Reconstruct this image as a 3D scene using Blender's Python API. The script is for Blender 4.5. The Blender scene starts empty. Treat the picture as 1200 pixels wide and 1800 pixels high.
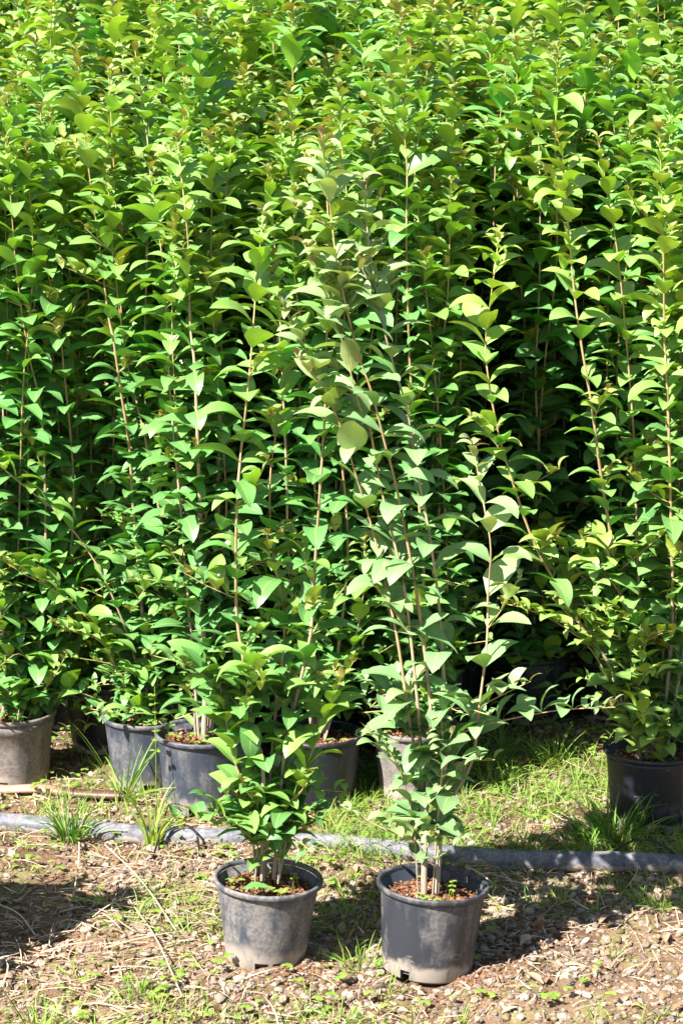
import bpy, math, random
import numpy as np
from mathutils import Vector

# ------------------------------------------------------------------ camera
SC = bpy.context.scene
COL = SC.collection
CAM_H = 1.97
PITCH = math.radians(11.7)
FPX = 4000.0            # focal length in pixels of the 1200x1800 photograph
cam_d = bpy.data.cameras.new('camera')
cam = bpy.data.objects.new('camera', cam_d); COL.objects.link(cam)
cam.location = (0, 0, CAM_H)
cam.rotation_euler = (math.pi/2 - PITCH, 0, 0)
cam_d.sensor_fit = 'VERTICAL'; cam_d.sensor_height = 36.0; cam_d.lens = FPX/1800*36.0
cam_d.clip_start = 0.05; cam_d.clip_end = 2000
cam_d.dof.use_dof = True; cam_d.dof.focus_distance = 5.3; cam_d.dof.aperture_fstop = 12.0
SC.camera = cam

# ------------------------------------------------------------------ light
SUN_EL = math.radians(47)
SUN_TO = Vector((0.74, 0.67, 0)).normalized()      # the way shadows fall on the ground
w = bpy.data.worlds.new('World'); SC.world = w; w.use_nodes = True
nt = w.node_tree; bg = nt.nodes['Background']
sky = nt.nodes.new('ShaderNodeTexSky'); sky.sky_type = 'NISHITA'; sky.sun_disc = False
sky.sun_elevation = SUN_EL
sky.sun_rotation = math.atan2(-SUN_TO.x, -SUN_TO.y)
nt.links.new(sky.outputs[0], bg.inputs[0]); bg.inputs[1].default_value = 0.05
sd = bpy.data.lights.new('sun', 'SUN'); sd.energy = 5.0; sd.angle = math.radians(0.5); sd.color = (1, 0.965, 0.91)
sun = bpy.data.objects.new('sun', sd); COL.objects.link(sun)
ldir = Vector((SUN_TO.x*math.cos(SUN_EL), SUN_TO.y*math.cos(SUN_EL), -math.sin(SUN_EL)))
sun.rotation_euler = ldir.to_track_quat('-Z', 'Y').to_euler(); sun.location = (-3, -3, 6)
SC.view_settings.view_transform = 'Standard'; SC.view_settings.look = 'None'
SC.view_settings.exposure = 1.7; SC.view_settings.gamma = 1.0
SC.render.engine = 'CYCLES'
SC.cycles.max_bounces = 6; SC.cycles.transmission_bounces = 4; SC.cycles.diffuse_bounces = 2
SC.cycles.glossy_bounces = 2; SC.cycles.use_denoising = True

SP, CP = math.sin(PITCH), math.cos(PITCH)
def at(px, py, Y):
    """the point at ground distance Y from the camera seen at photo pixel px, py"""
    x = (px-600)/FPX; v = (900-py)/FPX
    d = np.array([x, CP+v*SP, -SP+v*CP]); t = Y/d[1]
    return np.array([0, 0, CAM_H]) + d*t
def on_ground(px, py, z=0.0):
    x = (px-600)/FPX; v = (900-py)/FPX
    d = np.array([x, CP+v*SP, -SP+v*CP]); t = (z-CAM_H)/d[2]
    return np.array([0, 0, CAM_H]) + d*t

# ------------------------------------------------------------------ mesh helpers
class Buf:
    """collects vertices, faces, uv and tone for one mesh"""
    def __init__(s): s.v=[]; s.q=[]; s.t=[]; s.uv=[]; s.tone=[]; s.n=0
    def add(s, v, quads=None, tris=None, uv=None, tone=None):
        v = np.asarray(v, float).reshape(-1, 3); n = len(v)
        s.v.append(v)
        if quads is not None and len(quads): s.q.append(np.asarray(quads).reshape(-1, 4)+s.n)
        if tris is not None and len(tris): s.t.append(np.asarray(tris).reshape(-1, 3)+s.n)
        s.uv.append(np.zeros((n, 2)) if uv is None else np.asarray(uv, float).reshape(-1, 2))
        if tone is None: tone = np.tile([0.5, 0.5, 0.0], (n, 1))
        s.tone.append(np.broadcast_to(np.asarray(tone, float), (n, 3)))
        s.n += n
    def mesh(s, name, mats, smooth=True):
        V = np.concatenate(s.v); me = bpy.data.meshes.new(name)
        Q = np.concatenate(s.q) if s.q else np.zeros((0, 4), int)
        T = np.concatenate(s.t) if s.t else np.zeros((0, 3), int)
        loops = np.concatenate([Q.ravel(), T.ravel()]).astype(np.int32)
        tot = np.concatenate([np.full(len(Q), 4), np.full(len(T), 3)]).astype(np.int32)
        st = np.concatenate([[0], np.cumsum(tot)[:-1]]).astype(np.int32)
        me.vertices.add(len(V)); me.vertices.foreach_set('co', V.astype(np.float32).ravel())
        me.loops.add(len(loops)); me.loops.foreach_set('vertex_index', loops)
        me.polygons.add(len(tot)); me.polygons.foreach_set('loop_start', st)
        me.polygons.foreach_set('loop_total', tot)
        me.polygons.foreach_set('use_smooth', np.full(len(tot), smooth))
        me.update(calc_edges=True)
        uvl = me.uv_layers.new(name='UVMap'); U = np.concatenate(s.uv)[loops]
        uvl.data.foreach_set('uv', U.astype(np.float32).ravel())
        at_ = me.color_attributes.new('tone', 'FLOAT_COLOR', 'POINT')
        tn = np.concatenate(s.tone); tn = np.concatenate([tn, np.ones((len(tn), 1))], 1)
        at_.data.foreach_set('color', tn.astype(np.float32).ravel())
        me.validate()
        for m in (mats if isinstance(mats, (list, tuple)) else [mats]): me.materials.append(m)
        return me

def obj(name, mesh, parent=None, loc=None):
    o = bpy.data.objects.new(name, mesh); COL.objects.link(o)
    if parent is not None: o.parent = parent
    if loc is not None: o.location = loc
    return o
def tag(o, label=None, cat=None, group=None, kind=None):
    if label: o['label'] = label
    if cat: o['category'] = cat
    if group: o['group'] = group
    if kind: o['kind'] = kind
    return o

def resample(P, step):
    """smooth curve through the points P, sampled about every step"""
    P = np.asarray(P, float)
    if len(P) == 2: P = np.array([P[0], (P[0]+P[1])/2, P[1]])
    E = np.vstack([2*P[0]-P[1], P, 2*P[-1]-P[-2]]); out = []
    for i in range(1, len(E)-2):
        a, b, c, d = E[i-1:i+3]; n = max(2, int(np.linalg.norm(c-b)/step)+1)
        for k in range(n):
            t = k/n
            out.append(0.5*((2*b)+(c-a)*t+(2*a-5*b+4*c-d)*t*t+(3*b-a-3*c+d)*t**3))
    out.append(P[-1]); return np.array(out)

def tube(buf, P, r, ns=6, tone=(0.5, 0.5, 0), cap=True, tones=None):
    P = np.asarray(P, float); n = len(P); r = np.broadcast_to(r, (n,))
    T = np.gradient(P, axis=0); T /= np.linalg.norm(T, axis=1)[:, None]+1e-9
    ref = np.array([0.13, 0.98, 0.1]) if abs(T[:, 2]).mean() > .5 else np.array([0.05, 0.02, 1.0])
    A = np.cross(T, ref); A /= np.linalg.norm(A, axis=1)[:, None]+1e-9; B = np.cross(T, A)
    th = np.arange(ns)/ns*2*np.pi
    V = P[:, None]+r[:, None, None]*(np.cos(th)[None, :, None]*A[:, None]+np.sin(th)[None, :, None]*B[:, None])
    i = np.arange(n-1)[:, None]*ns; j = np.arange(ns)[None]; j2 = (j+1) % ns
    Q = np.stack([i+j, i+j2, i+ns+j2, i+ns+j], -1).reshape(-1, 4)
    L = np.concatenate([[0], np.cumsum(np.linalg.norm(np.diff(P, axis=0), axis=1))])
    uv = np.stack([np.repeat(L, ns), np.tile(th/6.2832, n)], -1)
    tn = np.tile(tone, (n*ns, 1)) if tones is None else np.repeat(tones, ns, 0)
    buf.add(V, Q, None, uv, tn)
    if cap:
        for idx, off in ((0, 0), (n-1, (n-1)*ns)):
            c = V[idx]; m = c.mean(0)[None]
            f = [[k, (k+1) % ns, ns] for k in range(ns)]
            buf.add(np.vstack([c, m]), None, f, np.zeros((ns+1, 2)), tn[off])

def prof_leaf(s):
    p = np.clip((s-0.055)/0.945, 0, 1)
    f = lambda x: x**0.52*(1-x)**0.80*(1-0.25*x**5)
    g = f(np.linspace(0, 1, 200)).max()
    return np.where(s < 0.05, 0.035, np.maximum(f(p)/g, 0.03*(1-p)))
def prof_blade(s): return np.clip(0.55+1.2*s, 0, 1)*(1-s)**0.7
def prof_straw(s): return (1-s**4)*0.9+0.1
def prof_round(s): return np.sqrt(np.clip(1-(2*s-1.05)**2*0.9, 0.0, 1))*np.clip(s*4, 0.08, 1)

def leaves(buf, P, az, el, L, W, bend, fold, roll, tone, nu=7, nv=4, prof=prof_leaf, twist=0.0, wave=0.0, curl=0.0):
    P = np.asarray(P, float).reshape(-1, 3); N = len(P)
    if N == 0: return
    b_ = lambda a: np.broadcast_to(np.asarray(a, float), (N,))
    az, el, L, W, bend, fold, roll, twist, wave, curl = map(b_, (az, el, L, W, bend, fold, roll, twist, wave, curl))
    s = np.linspace(0, 1, nu)
    if prof is prof_leaf: s = s**0.9; s[1] = 0.07; 
    pit = el[:, None]-bend[:, None]*s[None]**1.15
    azs = az[:, None]+curl[:, None]*s[None]
    ds = np.diff(s, prepend=0)[None]*L[:, None]
    tan = np.stack([np.cos(pit)*np.cos(azs), np.cos(pit)*np.sin(azs), np.sin(pit)], -1)
    C = P[:, None]+np.cumsum(tan*ds[..., None], 1)
    side = np.stack([-np.sin(azs), np.cos(azs), np.zeros_like(azs)], -1)
    nor = np.cross(tan, side)
    rr = roll[:, None]+twist[:, None]*s[None]
    cs, sn = np.cos(rr)[..., None], np.sin(rr)[..., None]
    side, nor = side*cs+nor*sn, nor*cs-side*sn
    v = np.linspace(-1, 1, nv+1)
    wd = prof(s)[None]*(W/2)[:, None]
    fo = fold[:, None]*(0.45+0.55*np.sin(np.pi*np.clip(s*1.1, 0, 1)))[None]
    av = np.abs(v)[None, None]
    lat = v[None, None]*np.cos(fo)[..., None]*wd[..., None]
    upx = (av**1.25*np.sin(fo)[..., None])*wd[..., None]
    ph = (az*7.3)[:, None, None]
    upx = upx + wave[:, None, None]*L[:, None, None]*av*np.sin(s[None, :, None]*13+ph+v[None, None]*2.0)
    V = C[:, :, None]+side[:, :, None]*lat[..., None]+nor[:, :, None]*upx[..., None]
    m = nv+1
    i = np.arange(nu-1)[:, None]*m; j = np.arange(nv)[None]
    q = np.stack([i+j, i+j+1, i+m+j+1, i+m+j], -1).reshape(-1, 4)
    Q = (q[None]+(np.arange(N)*nu*m)[:, None, None]).reshape(-1, 4)
    uv = np.stack(np.broadcast_arrays(s[:, None], (v[None]+1)/2), -1).reshape(-1, 2)
    tone = np.broadcast_to(np.asarray(tone, float), (N, 3))
    buf.add(V.reshape(-1, 3), Q, None, np.tile(uv, (N, 1)), np.repeat(tone, nu*m, 0))

# ------------------------------------------------------------------ value noise for the ground
_rs = np.random.RandomState(5); _lat = _rs.rand(256, 256)
def vnoise(x, y):
    xi = np.floor(x).astype(int); yi = np.floor(y).astype(int); fx = x-xi; fy = y-yi
    fx = fx*fx*(3-2*fx); fy = fy*fy*(3-2*fy); g = lambda a, b: _lat[a % 256, b % 256]
    return (g(xi, yi)*(1-fx)+g(xi+1, yi)*fx)*(1-fy)+(g(xi, yi+1)*(1-fx)+g(xi+1, yi+1)*fx)*fy-0.5
def hgt(x, y):
    x = np.asarray(x, float); y = np.asarray(y, float)
    return (0.030*vnoise(x*2.1+3, y*2.1+9)+0.016*vnoise(x*6+1, y*6)+0.014*vnoise(x*15, y*15)
            + 0.010*vnoise(x*38, y*38+3)+0.005*vnoise(x*90, y*90)) * np.clip((abs(y)+abs(x))/3, .2, 1)

# ------------------------------------------------------------------ materials
def new_mat(name):
    m = bpy.data.materials.new(name); m.use_nodes = True
    n = m.node_tree; n.nodes.clear()
    out = n.nodes.new('ShaderNodeOutputMaterial')
    return m, n, out
class G:
    """small helper for node graphs"""
    def __init__(s, n): s.n = n
    def node(s, t, **k):
        o = s.n.nodes.new(t)
        for a, b in k.items(): setattr(o, a, b)
        return o
    def put(s, sock, val):
        if isinstance(val, bpy.types.NodeSocket): s.n.links.new(val, sock)
        elif val is not None: sock.default_value = val
    def math(s, op, a, b=None, c=None, clamp=False):
        o = s.node('ShaderNodeMath', operation=op, use_clamp=clamp); s.put(o.inputs[0], a)
        if b is not None: s.put(o.inputs[1], b)
        if c is not None: s.put(o.inputs[2], c)
        return o.outputs[0]
    def mix(s, f, a, b, mode='MIX'):
        o = s.node('ShaderNodeMix', data_type='RGBA', blend_type=mode)
        s.put(o.inputs[0], f)
        for k, v in ((6, a), (7, b)):
            s.put(o.inputs[k], v if isinstance(v, bpy.types.NodeSocket) else (*v, 1))
        return o.outputs[2]
    def noise(s, vec, scale, detail=3, rough=.55):
        o = s.node('ShaderNodeTexNoise'); s.put(o.inputs['Vector'], vec)
        o.inputs['Scale'].default_value = scale; o.inputs['Detail'].default_value = detail
        o.inputs['Roughness'].default_value = rough; return o.outputs[0]
    def ramp(s, f, lo, hi):
        o = s.node('ShaderNodeMapRange'); o.interpolation_type = 'SMOOTHSTEP'
        s.put(o.inputs[0], f); o.inputs[1].default_value = lo; o.inputs[2].default_value = hi
        return o.outputs[0]
    def scalevec(s, v, x, y, z):
        o = s.node('ShaderNodeVectorMath', operation='MULTIPLY'); s.put(o.inputs[0], v)
        o.inputs[1].default_value = (x, y, z); return o.outputs[0]

def leaf_material(name, old, mid, young, under, red=(0.36, 0.10, 0.07), trans=0.22, rough=0.42, spec=0.65):
    m, n, out = new_mat(name); g = G(n)
    at_ = g.node('ShaderNodeAttribute', attribute_name='tone')
    sp = g.node('ShaderNodeSeparateColor'); g.put(sp.inputs[0], at_.outputs[0])
    age, rnd, rd = sp.outputs[0], sp.outputs[1], sp.outputs[2]
    uv = g.node('ShaderNodeUVMap'); su = g.node('ShaderNodeSeparateXYZ'); g.put(su.inputs[0], uv.outputs[0])
    u, v = su.outputs[0], su.outputs[1]
    av = g.math('ABSOLUTE', g.math('SUBTRACT', v, 0.5))
    obj_ = g.node('ShaderNodeObjectInfo')
    geo = g.node('ShaderNodeNewGeometry')
    c = g.mix(g.ramp(age, 0.0, 0.55), old, mid); c = g.mix(g.ramp(age, 0.5, 1.0), c, young)
    # each leaf has its own tint
    hs = g.node('ShaderNodeHueSaturation')
    hv = g.math('ADD', g.math('MULTIPLY', rnd, 0.040), 0.482)
    hv = g.math('ADD', hv, g.math('MULTIPLY', g.math('SUBTRACT', obj_.outputs['Random'], .5), 0.014))
    g.put(hs.inputs['Hue'], hv)
    g.put(hs.inputs['Value'], g.math('ADD', g.math('MULTIPLY', rnd, 0.55), 0.72))
    hs.inputs['Saturation'].default_value = 1.0
    g.put(hs.inputs['Color'], c); c = hs.outputs[0]
    bl = g.noise(geo.outputs['Position'], 38, 2)
    c = g.mix(g.math('MULTIPLY', g.ramp(bl, .35, .75), 0.28), c, (mid[0]*1.5, mid[1]*1.2, mid[2]*1.2))
    c = g.mix(rd, c, red)
    spots = g.math('MULTIPLY', g.ramp(g.noise(geo.outputs['Position'], 160, 2), .72, .77), g.ramp(g.noise(geo.outputs['Position'], 9, 1), .5, .62))
    c = g.mix(g.math('MULTIPLY', spots, .7), c, (0.20, 0.13, 0.05))
    # underside paler
    c = g.mix(g.math('MULTIPLY', geo.outputs['Backfacing'], 0.62), c, under)
    # midrib and side veins
    rib = g.math('SUBTRACT', 1.0, g.ramp(av, 0.012, 0.045))
    sv = g.math('SINE', g.math('MULTIPLY', g.math('SUBTRACT', u, g.math('MULTIPLY', av, 0.55)), 58))
    svm = g.math('MULTIPLY', g.ramp(sv, .72, 1.0), 0.16)
    c = g.mix(g.math('MAXIMUM', g.math('MULTIPLY', rib, .6), svm), c, (0.38, 0.50, 0.12))
    bump = g.node('ShaderNodeBump'); bump.inputs['Strength'].default_value = 0.35; bump.inputs['Distance'].default_value = 0.0012
    g.put(bump.inputs['Height'], g.math('SUBTRACT', g.noise(geo.outputs['Position'], 90, 2), g.math('ADD', g.math('MULTIPLY', rib, .8), svm)))
    p = g.node('ShaderNodeBsdfPrincipled'); g.put(p.inputs['Base Color'], c)
    g.put(p.inputs['Roughness'], g.math('ADD', g.math('MULTIPLY', rnd, .14), rough-.05)); p.inputs['Specular IOR Level'].default_value = spec
    g.put(p.inputs['Normal'], bump.outputs[0])
    tr = g.node('ShaderNodeBsdfTranslucent')
    tc = g.mix(1.0, c, (1.1, 1.2, 0.35), 'MULTIPLY'); g.put(tr.inputs[0], tc)
    ms = g.node('ShaderNodeMixShader'); ms.inputs[0].default_value = trans
    g.put(ms.inputs[1], p.outputs[0]); g.put(ms.inputs[2], tr.outputs[0]); g.put(out.inputs[0], ms.outputs[0])
    return m

M_LEAF = leaf_material('glossy_leaf', (0.012, 0.092, 0.030), (0.090, 0.295, 0.034), (0.360, 0.535, 0.056), (0.13, 0.31, 0.10))
M_LEAFB = leaf_material('fresh_leaf', (0.020, 0.125, 0.028), (0.130, 0.340, 0.034), (0.430, 0.560, 0.060), (0.22, 0.36, 0.11), trans=.22)
M_LEAFG = leaf_material('dull_leaf', (0.025, 0.115, 0.040), (0.155, 0.310, 0.095), (0.410, 0.520, 0.200), (0.22, 0.38, 0.17), trans=.22, rough=.46, spec=.5)
M_GRASS = leaf_material('grass_blade', (0.035, 0.145, 0.015), (0.17, 0.33, 0.03), (0.42, 0.43, 0.09), (0.2, 0.34, 0.06), red=(0.56, 0.40, 0.19), trans=.35, rough=.5, spec=.3)

def bark_material():
    m, n, out = new_mat('shoot_bark'); g = G(n)
    at_ = g.node('ShaderNodeAttribute', attribute_name='tone')
    sp = g.node('ShaderNodeSeparateColor'); g.put(sp.inputs[0], at_.outputs[0])
    geo = g.node('ShaderNodeNewGeometry')
    nz = g.noise(g.scalevec(geo.outputs['Position'], 60, 60, 14), 3, 4)
    c = g.mix(g.ramp(sp.outputs[0], 0.0, 0.5), (0.30, 0.25, 0.19), (0.40, 0.25, 0.12))
    c = g.mix(g.ramp(sp.outputs[0], 0.72, 1.0), c, (0.40, 0.36, 0.09))
    c = g.mix(g.math('MULTIPLY', g.ramp(nz, .45, .7), .5), c, (0.14, 0.095, 0.06))
    c = g.mix(g.math('MULTIPLY', g.ramp(sp.outputs[1], .4, 1), .5), c, (0.46, 0.36, 0.26))
    bump = g.node('ShaderNodeBump'); bump.inputs['Strength'].default_value = .5; bump.inputs['Distance'].default_value = .001
    g.put(bump.inputs['Height'], nz)
    p = g.node('ShaderNodeBsdfPrincipled'); g.put(p.inputs['Base Color'], c); p.inputs['Roughness'].default_value = .65
    g.put(p.inputs['Normal'], bump.outputs[0]); g.put(out.inputs[0], p.outputs[0]); return m
M_BARK = bark_material()

def pot_material(name, base, dust, amt, low, sheen=0.42):
    m, n, out = new_mat(name); g = G(n)
    tc = g.node('ShaderNodeTexCoord'); O = tc.outputs['Object']
    sz = g.node('ShaderNodeSeparateXYZ'); g.put(sz.inputs[0], O); z = sz.outputs[2]
    oi = g.node('ShaderNodeObjectInfo')
    off = g.node('ShaderNodeVectorMath', operation='ADD'); g.put(off.inputs[0], O)
    g.put(off.inputs[1], g.math('MULTIPLY', oi.outputs['Random'], 7.0)); Q = off.outputs[0]
    n1 = g.noise(Q, 11, 5, .62); n2 = g.noise(g.scalevec(Q, 1, 1, .22), 42, 4); n3 = g.noise(Q, 130, 3)
    n4 = g.noise(g.scalevec(Q, 1, 1, .35), 5, 3)
    d = g.math('ADD', g.math('MULTIPLY', n1, .75), g.math('MULTIPLY', n2, .40))
    d = g.math('ADD', d, g.math('MULTIPLY', n4, .35))
    wash = g.ramp(d, .82-amt*.42, 1.03-amt*.42)
    lowm = g.math('SUBTRACT', 1.0, g.ramp(g.math('ADD', z, g.math('ADD', g.math('MULTIPLY', g.math('SUBTRACT', n1, .5), .09), g.math('MULTIPLY', g.math('SUBTRACT', n2, .5), .05))), low*.45, low*.85))
    fine = g.math('ADD', g.math('MULTIPLY', g.ramp(n3, .35, .65), .55), g.math('MULTIPLY', g.ramp(n2, .3, .6), .45))
    c = g.mix(g.math('MULTIPLY', wash, fine), base, dust)
    sm = g.ramp(g.noise(Q, 16, 2), .62, .69)                      # wiped patches
    c = g.mix(g.math('MULTIPLY', sm, .55), c, base)
    c = g.mix(g.math('MULTIPLY', g.math('MULTIPLY', lowm, g.ramp(n2, .22, .5)), .85), c, (0.38, 0.325, 0.27))
    scr = g.ramp(g.noise(g.scalevec(Q, 1, 1, 5), 26, 1), .73, .75)
    c = g.mix(g.math('MULTIPLY', scr, .25), c, (0.4, 0.38, 0.36))
    bump = g.node('ShaderNodeBump'); bump.inputs['Strength'].default_value = .35; bump.inputs['Distance'].default_value = .0015
    g.put(bump.inputs['Height'], g.math('ADD', n1, g.math('MULTIPLY', n3, .4)))
    p = g.node('ShaderNodeBsdfPrincipled'); g.put(p.inputs['Base Color'], c)
    g.put(p.inputs['Roughness'], g.math('ADD', g.math('MULTIPLY', wash, .35), sheen)); g.put(p.inputs['Normal'], bump.outputs[0])
    g.put(out.inputs[0], p.outputs[0]); return m
MP_GREY = pot_material('dusty_grey_plastic', (0.050, 0.060, 0.080), (0.215, 0.190, 0.172), .52, .075)
MP_DARK = pot_material('blue_black_plastic', (0.030, 0.033, 0.043), (0.15, 0.138, 0.132), .34, .050)
MP_TAN = pot_material('tan_stained_plastic', (0.085, 0.080, 0.080), (0.23, 0.195, 0.170), .7, .06)
MP_BLACK = pot_material('black_plastic', (0.014, 0.015, 0.022), (0.085, 0.082, 0.088), .22, .03)
MP_MID = pot_material('slate_grey_plastic', (0.040, 0.048, 0.068), (0.15, 0.142, 0.145), .40, .05)

def tone_material(name, a, b, c3, rough=.85, bumps=200, spec=.3):
    """base colour from the tone attribute: red runs a to b, blue mixes in c3"""
    m, n, out = new_mat(name); g = G(n)
    at_ = g.node('ShaderNodeAttribute', attribute_name='tone')
    sp = g.node('ShaderNodeSeparateColor'); g.put(sp.inputs[0], at_.outputs[0])
    geo = g.node('ShaderNodeNewGeometry'); nz = g.noise(geo.outputs['Position'], bumps, 3)
    c = g.mix(sp.outputs[0], a, b); c = g.mix(sp.outputs[2], c, c3)
    c = g.mix(1.0, c, g.mix(nz, (.6, .6, .6), (1.3, 1.3, 1.3)), 'MULTIPLY')
    bump = g.node('ShaderNodeBump'); bump.inputs['Strength'].default_value = .4; bump.inputs['Distance'].default_value = .001
    g.put(bump.inputs['Height'], nz)
    p = g.node('ShaderNodeBsdfPrincipled'); g.put(p.inputs['Base Color'], c); p.inputs['Roughness'].default_value = rough
    p.inputs['Specular IOR Level'].default_value = spec
    g.put(p.inputs['Normal'], bump.outputs[0]); g.put(out.inputs[0], p.outputs[0]); return m
M_STONE = tone_material('pebble', (0.105, 0.072, 0.054), (0.43, 0.345, 0.27), (0.34, 0.20, 0.13), .8, 160)
M_COIR = tone_material('coir_soil', (0.065, 0.028, 0.014), (0.32, 0.150, 0.080), (0.40, 0.31, 0.22), .95, 300, .1)
M_CLOD = tone_material('clod', (0.09, 0.048, 0.027), (0.26, 0.175, 0.105), (0.17, 0.16, 0.06), .95, 140, .1)
M_STRAW = tone_material('dry_straw', (0.26, 0.17, 0.10), (0.60, 0.48, 0.33), (0.34, 0.14, 0.07), .75, 90)

def ground_material():
    m, n, out = new_mat('dry_soil'); g = G(n)
    geo = g.node('ShaderNodeNewGeometry'); P = geo.outputs['Position']
    a = g.noise(P, 2.6, 4); b = g.noise(P, 22, 5, .65); c_ = g.noise(P, 120, 4, .6); d = g.noise(P, 420, 2)
    c = g.mix(g.ramp(a, .35, .65), (0.110, 0.058, 0.034), (0.215, 0.135, 0.083))
    c = g.mix(g.math('MULTIPLY', g.ramp(b, .48, .68), .7), c, (0.135, 0.080, 0.045))
    c = g.mix(g.math('MULTIPLY', g.ramp(g.noise(P, 7, 4), .50, .64), .45), c, (0.20, 0.225, 0.07))
    c = g.mix(g.math('MULTIPLY', g.ramp(c_, .55, .72), .6), c, (0.47, 0.39, 0.29))
    c = g.mix(g.math('MULTIPLY', g.ramp(d, .55, .75), .45), c, (0.12, 0.08, 0.05))
    bump = g.node('ShaderNodeBump'); bump.inputs['Strength'].default_value = .9; bump.inputs['Distance'].default_value = .006
    g.put(bump.inputs['Height'], g.math('ADD', g.math('MULTIPLY', b, .6), g.math('ADD', c_, g.math('MULTIPLY', d, .4))))
    p = g.node('ShaderNodeBsdfPrincipled'); g.put(p.inputs['Base Color'], c); p.inputs['Roughness'].default_value = .95
    p.inputs['Specular IOR Level'].default_value = .15
    g.put(p.inputs['Normal'], bump.outputs[0]); g.put(out.inputs[0], p.outputs[0]); return m
M_GROUND = ground_material()
M_PIPE = pot_material('scuffed_grey_pipe_plastic', (0.065, 0.070, 0.092), (0.22, 0.205, 0.21), .5, .012, .45)
M_HOSE = pot_material('black_hose_plastic', (0.012, 0.012, 0.015), (0.10, 0.09, 0.09), .1, .001, .4)
M_STRIP = tone_material('brown_strip', (0.10, 0.040, 0.030), (0.40, 0.215, 0.145), (0.3, 0.2, 0.1), .45, 25, .5)

# ------------------------------------------------------------------ ground sheet
def axis(lo, hi, step, far):
    c = list(np.arange(lo, hi, step)); a = []; x = lo; s = step
    while x > -far: s *= 1.35; x -= s; a.append(x)
    b = []; x = hi; s = step; b.append(x)
    while x < far: s *= 1.35; x += s; b.append(x)
    return np.array(a[::-1]+c+b)
gx = axis(-1.25, 1.3, .0085, 400); gy = axis(3.9, 6.6, .0085, 400)
X, Y = np.meshgrid(gx, gy); Z = hgt(X, Y)
Z = Z*np.clip(1.6-np.hypot(X, Y-5)/40, 0, 1)
nx, ny = len(gx), len(gy)
i = np.arange(ny-1)[:, None]*nx; j = np.arange(nx-1)[None]
b = Buf(); b.add(np.stack([X, Y, Z], -1).reshape(-1, 3), np.stack([i+j, i+j+1, i+nx+j+1, i+nx+j], -1).reshape(-1, 4))
tag(obj('ground', b.mesh('ground', M_GROUND)), kind='structure')

b = Buf(); cx = np.linspace(-3.2, 3.2, 120); cy = np.linspace(6.42, 10.2, 80); X, Y = np.meshgrid(cx, cy); Y = Y+.03*vnoise(X*4, X*0+3)*(Y < 6.2)  # added near-black sheet standing in for the shade on the soil under the bed
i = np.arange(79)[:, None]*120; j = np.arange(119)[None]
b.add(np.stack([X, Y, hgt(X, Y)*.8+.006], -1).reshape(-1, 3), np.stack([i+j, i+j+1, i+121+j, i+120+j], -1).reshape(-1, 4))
def bed_shade_material():
    m, n, out = new_mat('dark_bed_shade'); g = G(n); geo = g.node('ShaderNodeNewGeometry')
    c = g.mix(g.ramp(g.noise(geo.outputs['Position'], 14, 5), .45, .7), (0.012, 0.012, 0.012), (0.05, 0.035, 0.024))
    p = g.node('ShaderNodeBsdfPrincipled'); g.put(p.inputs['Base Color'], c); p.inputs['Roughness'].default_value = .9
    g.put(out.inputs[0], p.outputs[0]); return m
tag(obj('bed_shade_sheet', b.mesh('bed_shade_sheet', bed_shade_material())), kind='structure')
# ------------------------------------------------------------------ pots
def lathe(buf, prof, ns=56, ell=1.0, skip=None):
    th = np.arange(ns)/ns*2*np.pi
    pr = np.asarray(prof, float); n = len(pr)
    V = np.stack([pr[:, 0:1]*np.cos(th)*ell, pr[:, 0:1]*np.sin(th)/ell, np.repeat(pr[:, 1:2], ns, 1)], -1)
    Q = []
    for a in range(n-1):
        for k in range(ns):
            if skip and skip(a, k): continue
            k2 = (k+1) % ns; Q.append([a*ns+k, a*ns+k2, (a+1)*ns+k2, (a+1)*ns+k])
    buf.add(V.reshape(-1, 3), Q, None, None)

def make_pot_meshes(rt, rb, h, notch, mat, ell=1.0, band=False):
    """returns body, rim meshes; foot at z = 0"""
    ns = 56; dr = (rt-rb)/h; R = lambda z: rb+dr*z
    prof = [(rb*.0+0.002, .012), (rb-.006, .012), (rb-.006, 0.0), (rb-.001, 0.0), (R(.004)+.0005, .004), (R(.022), .022), (R(.028)+.001, .028)]
    if band:
        prof += [(R(h*.5), h*.5), (R(h-.040), h-.040), (R(h-.036)+.004, h-.036), (R(h-.008)+.004, h-.008)]
    else:
        prof += [(R(h*.5), h*.5), (R(h-.02), h-.02), (R(h-.008), h-.008)]
    prof += [(R(h-.008)-.003, h-.008), (R(.03)-.004, .03), (rb-.006, .0165), (.002, .0165)]
    nots = set()
    for c, wd in notch:
        for q in range(wd): nots.add((c+q) % ns)
    def skip(a, k): return k in nots and a in (2, 3, 4, 1)
    b = Buf(); lathe(b, prof, ns, ell, skip); body = b.mesh('pot', mat)
    ro = R(h)+.003
    rp = [(ro-.005, h-.0065), (ro+.002, h-.010), (ro+.0042, h-.008), (ro+.0048, h-.001), (ro+.0036, h+.002), (ro+.001, h+.003), (ro-.003, h+.002), (ro-.0050, h-.001), (ro-.005, h-.0065)]
    b = Buf(); lathe(b, rp, ns, ell); rim = b.mesh('rim', mat)
    return body, rim

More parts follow.
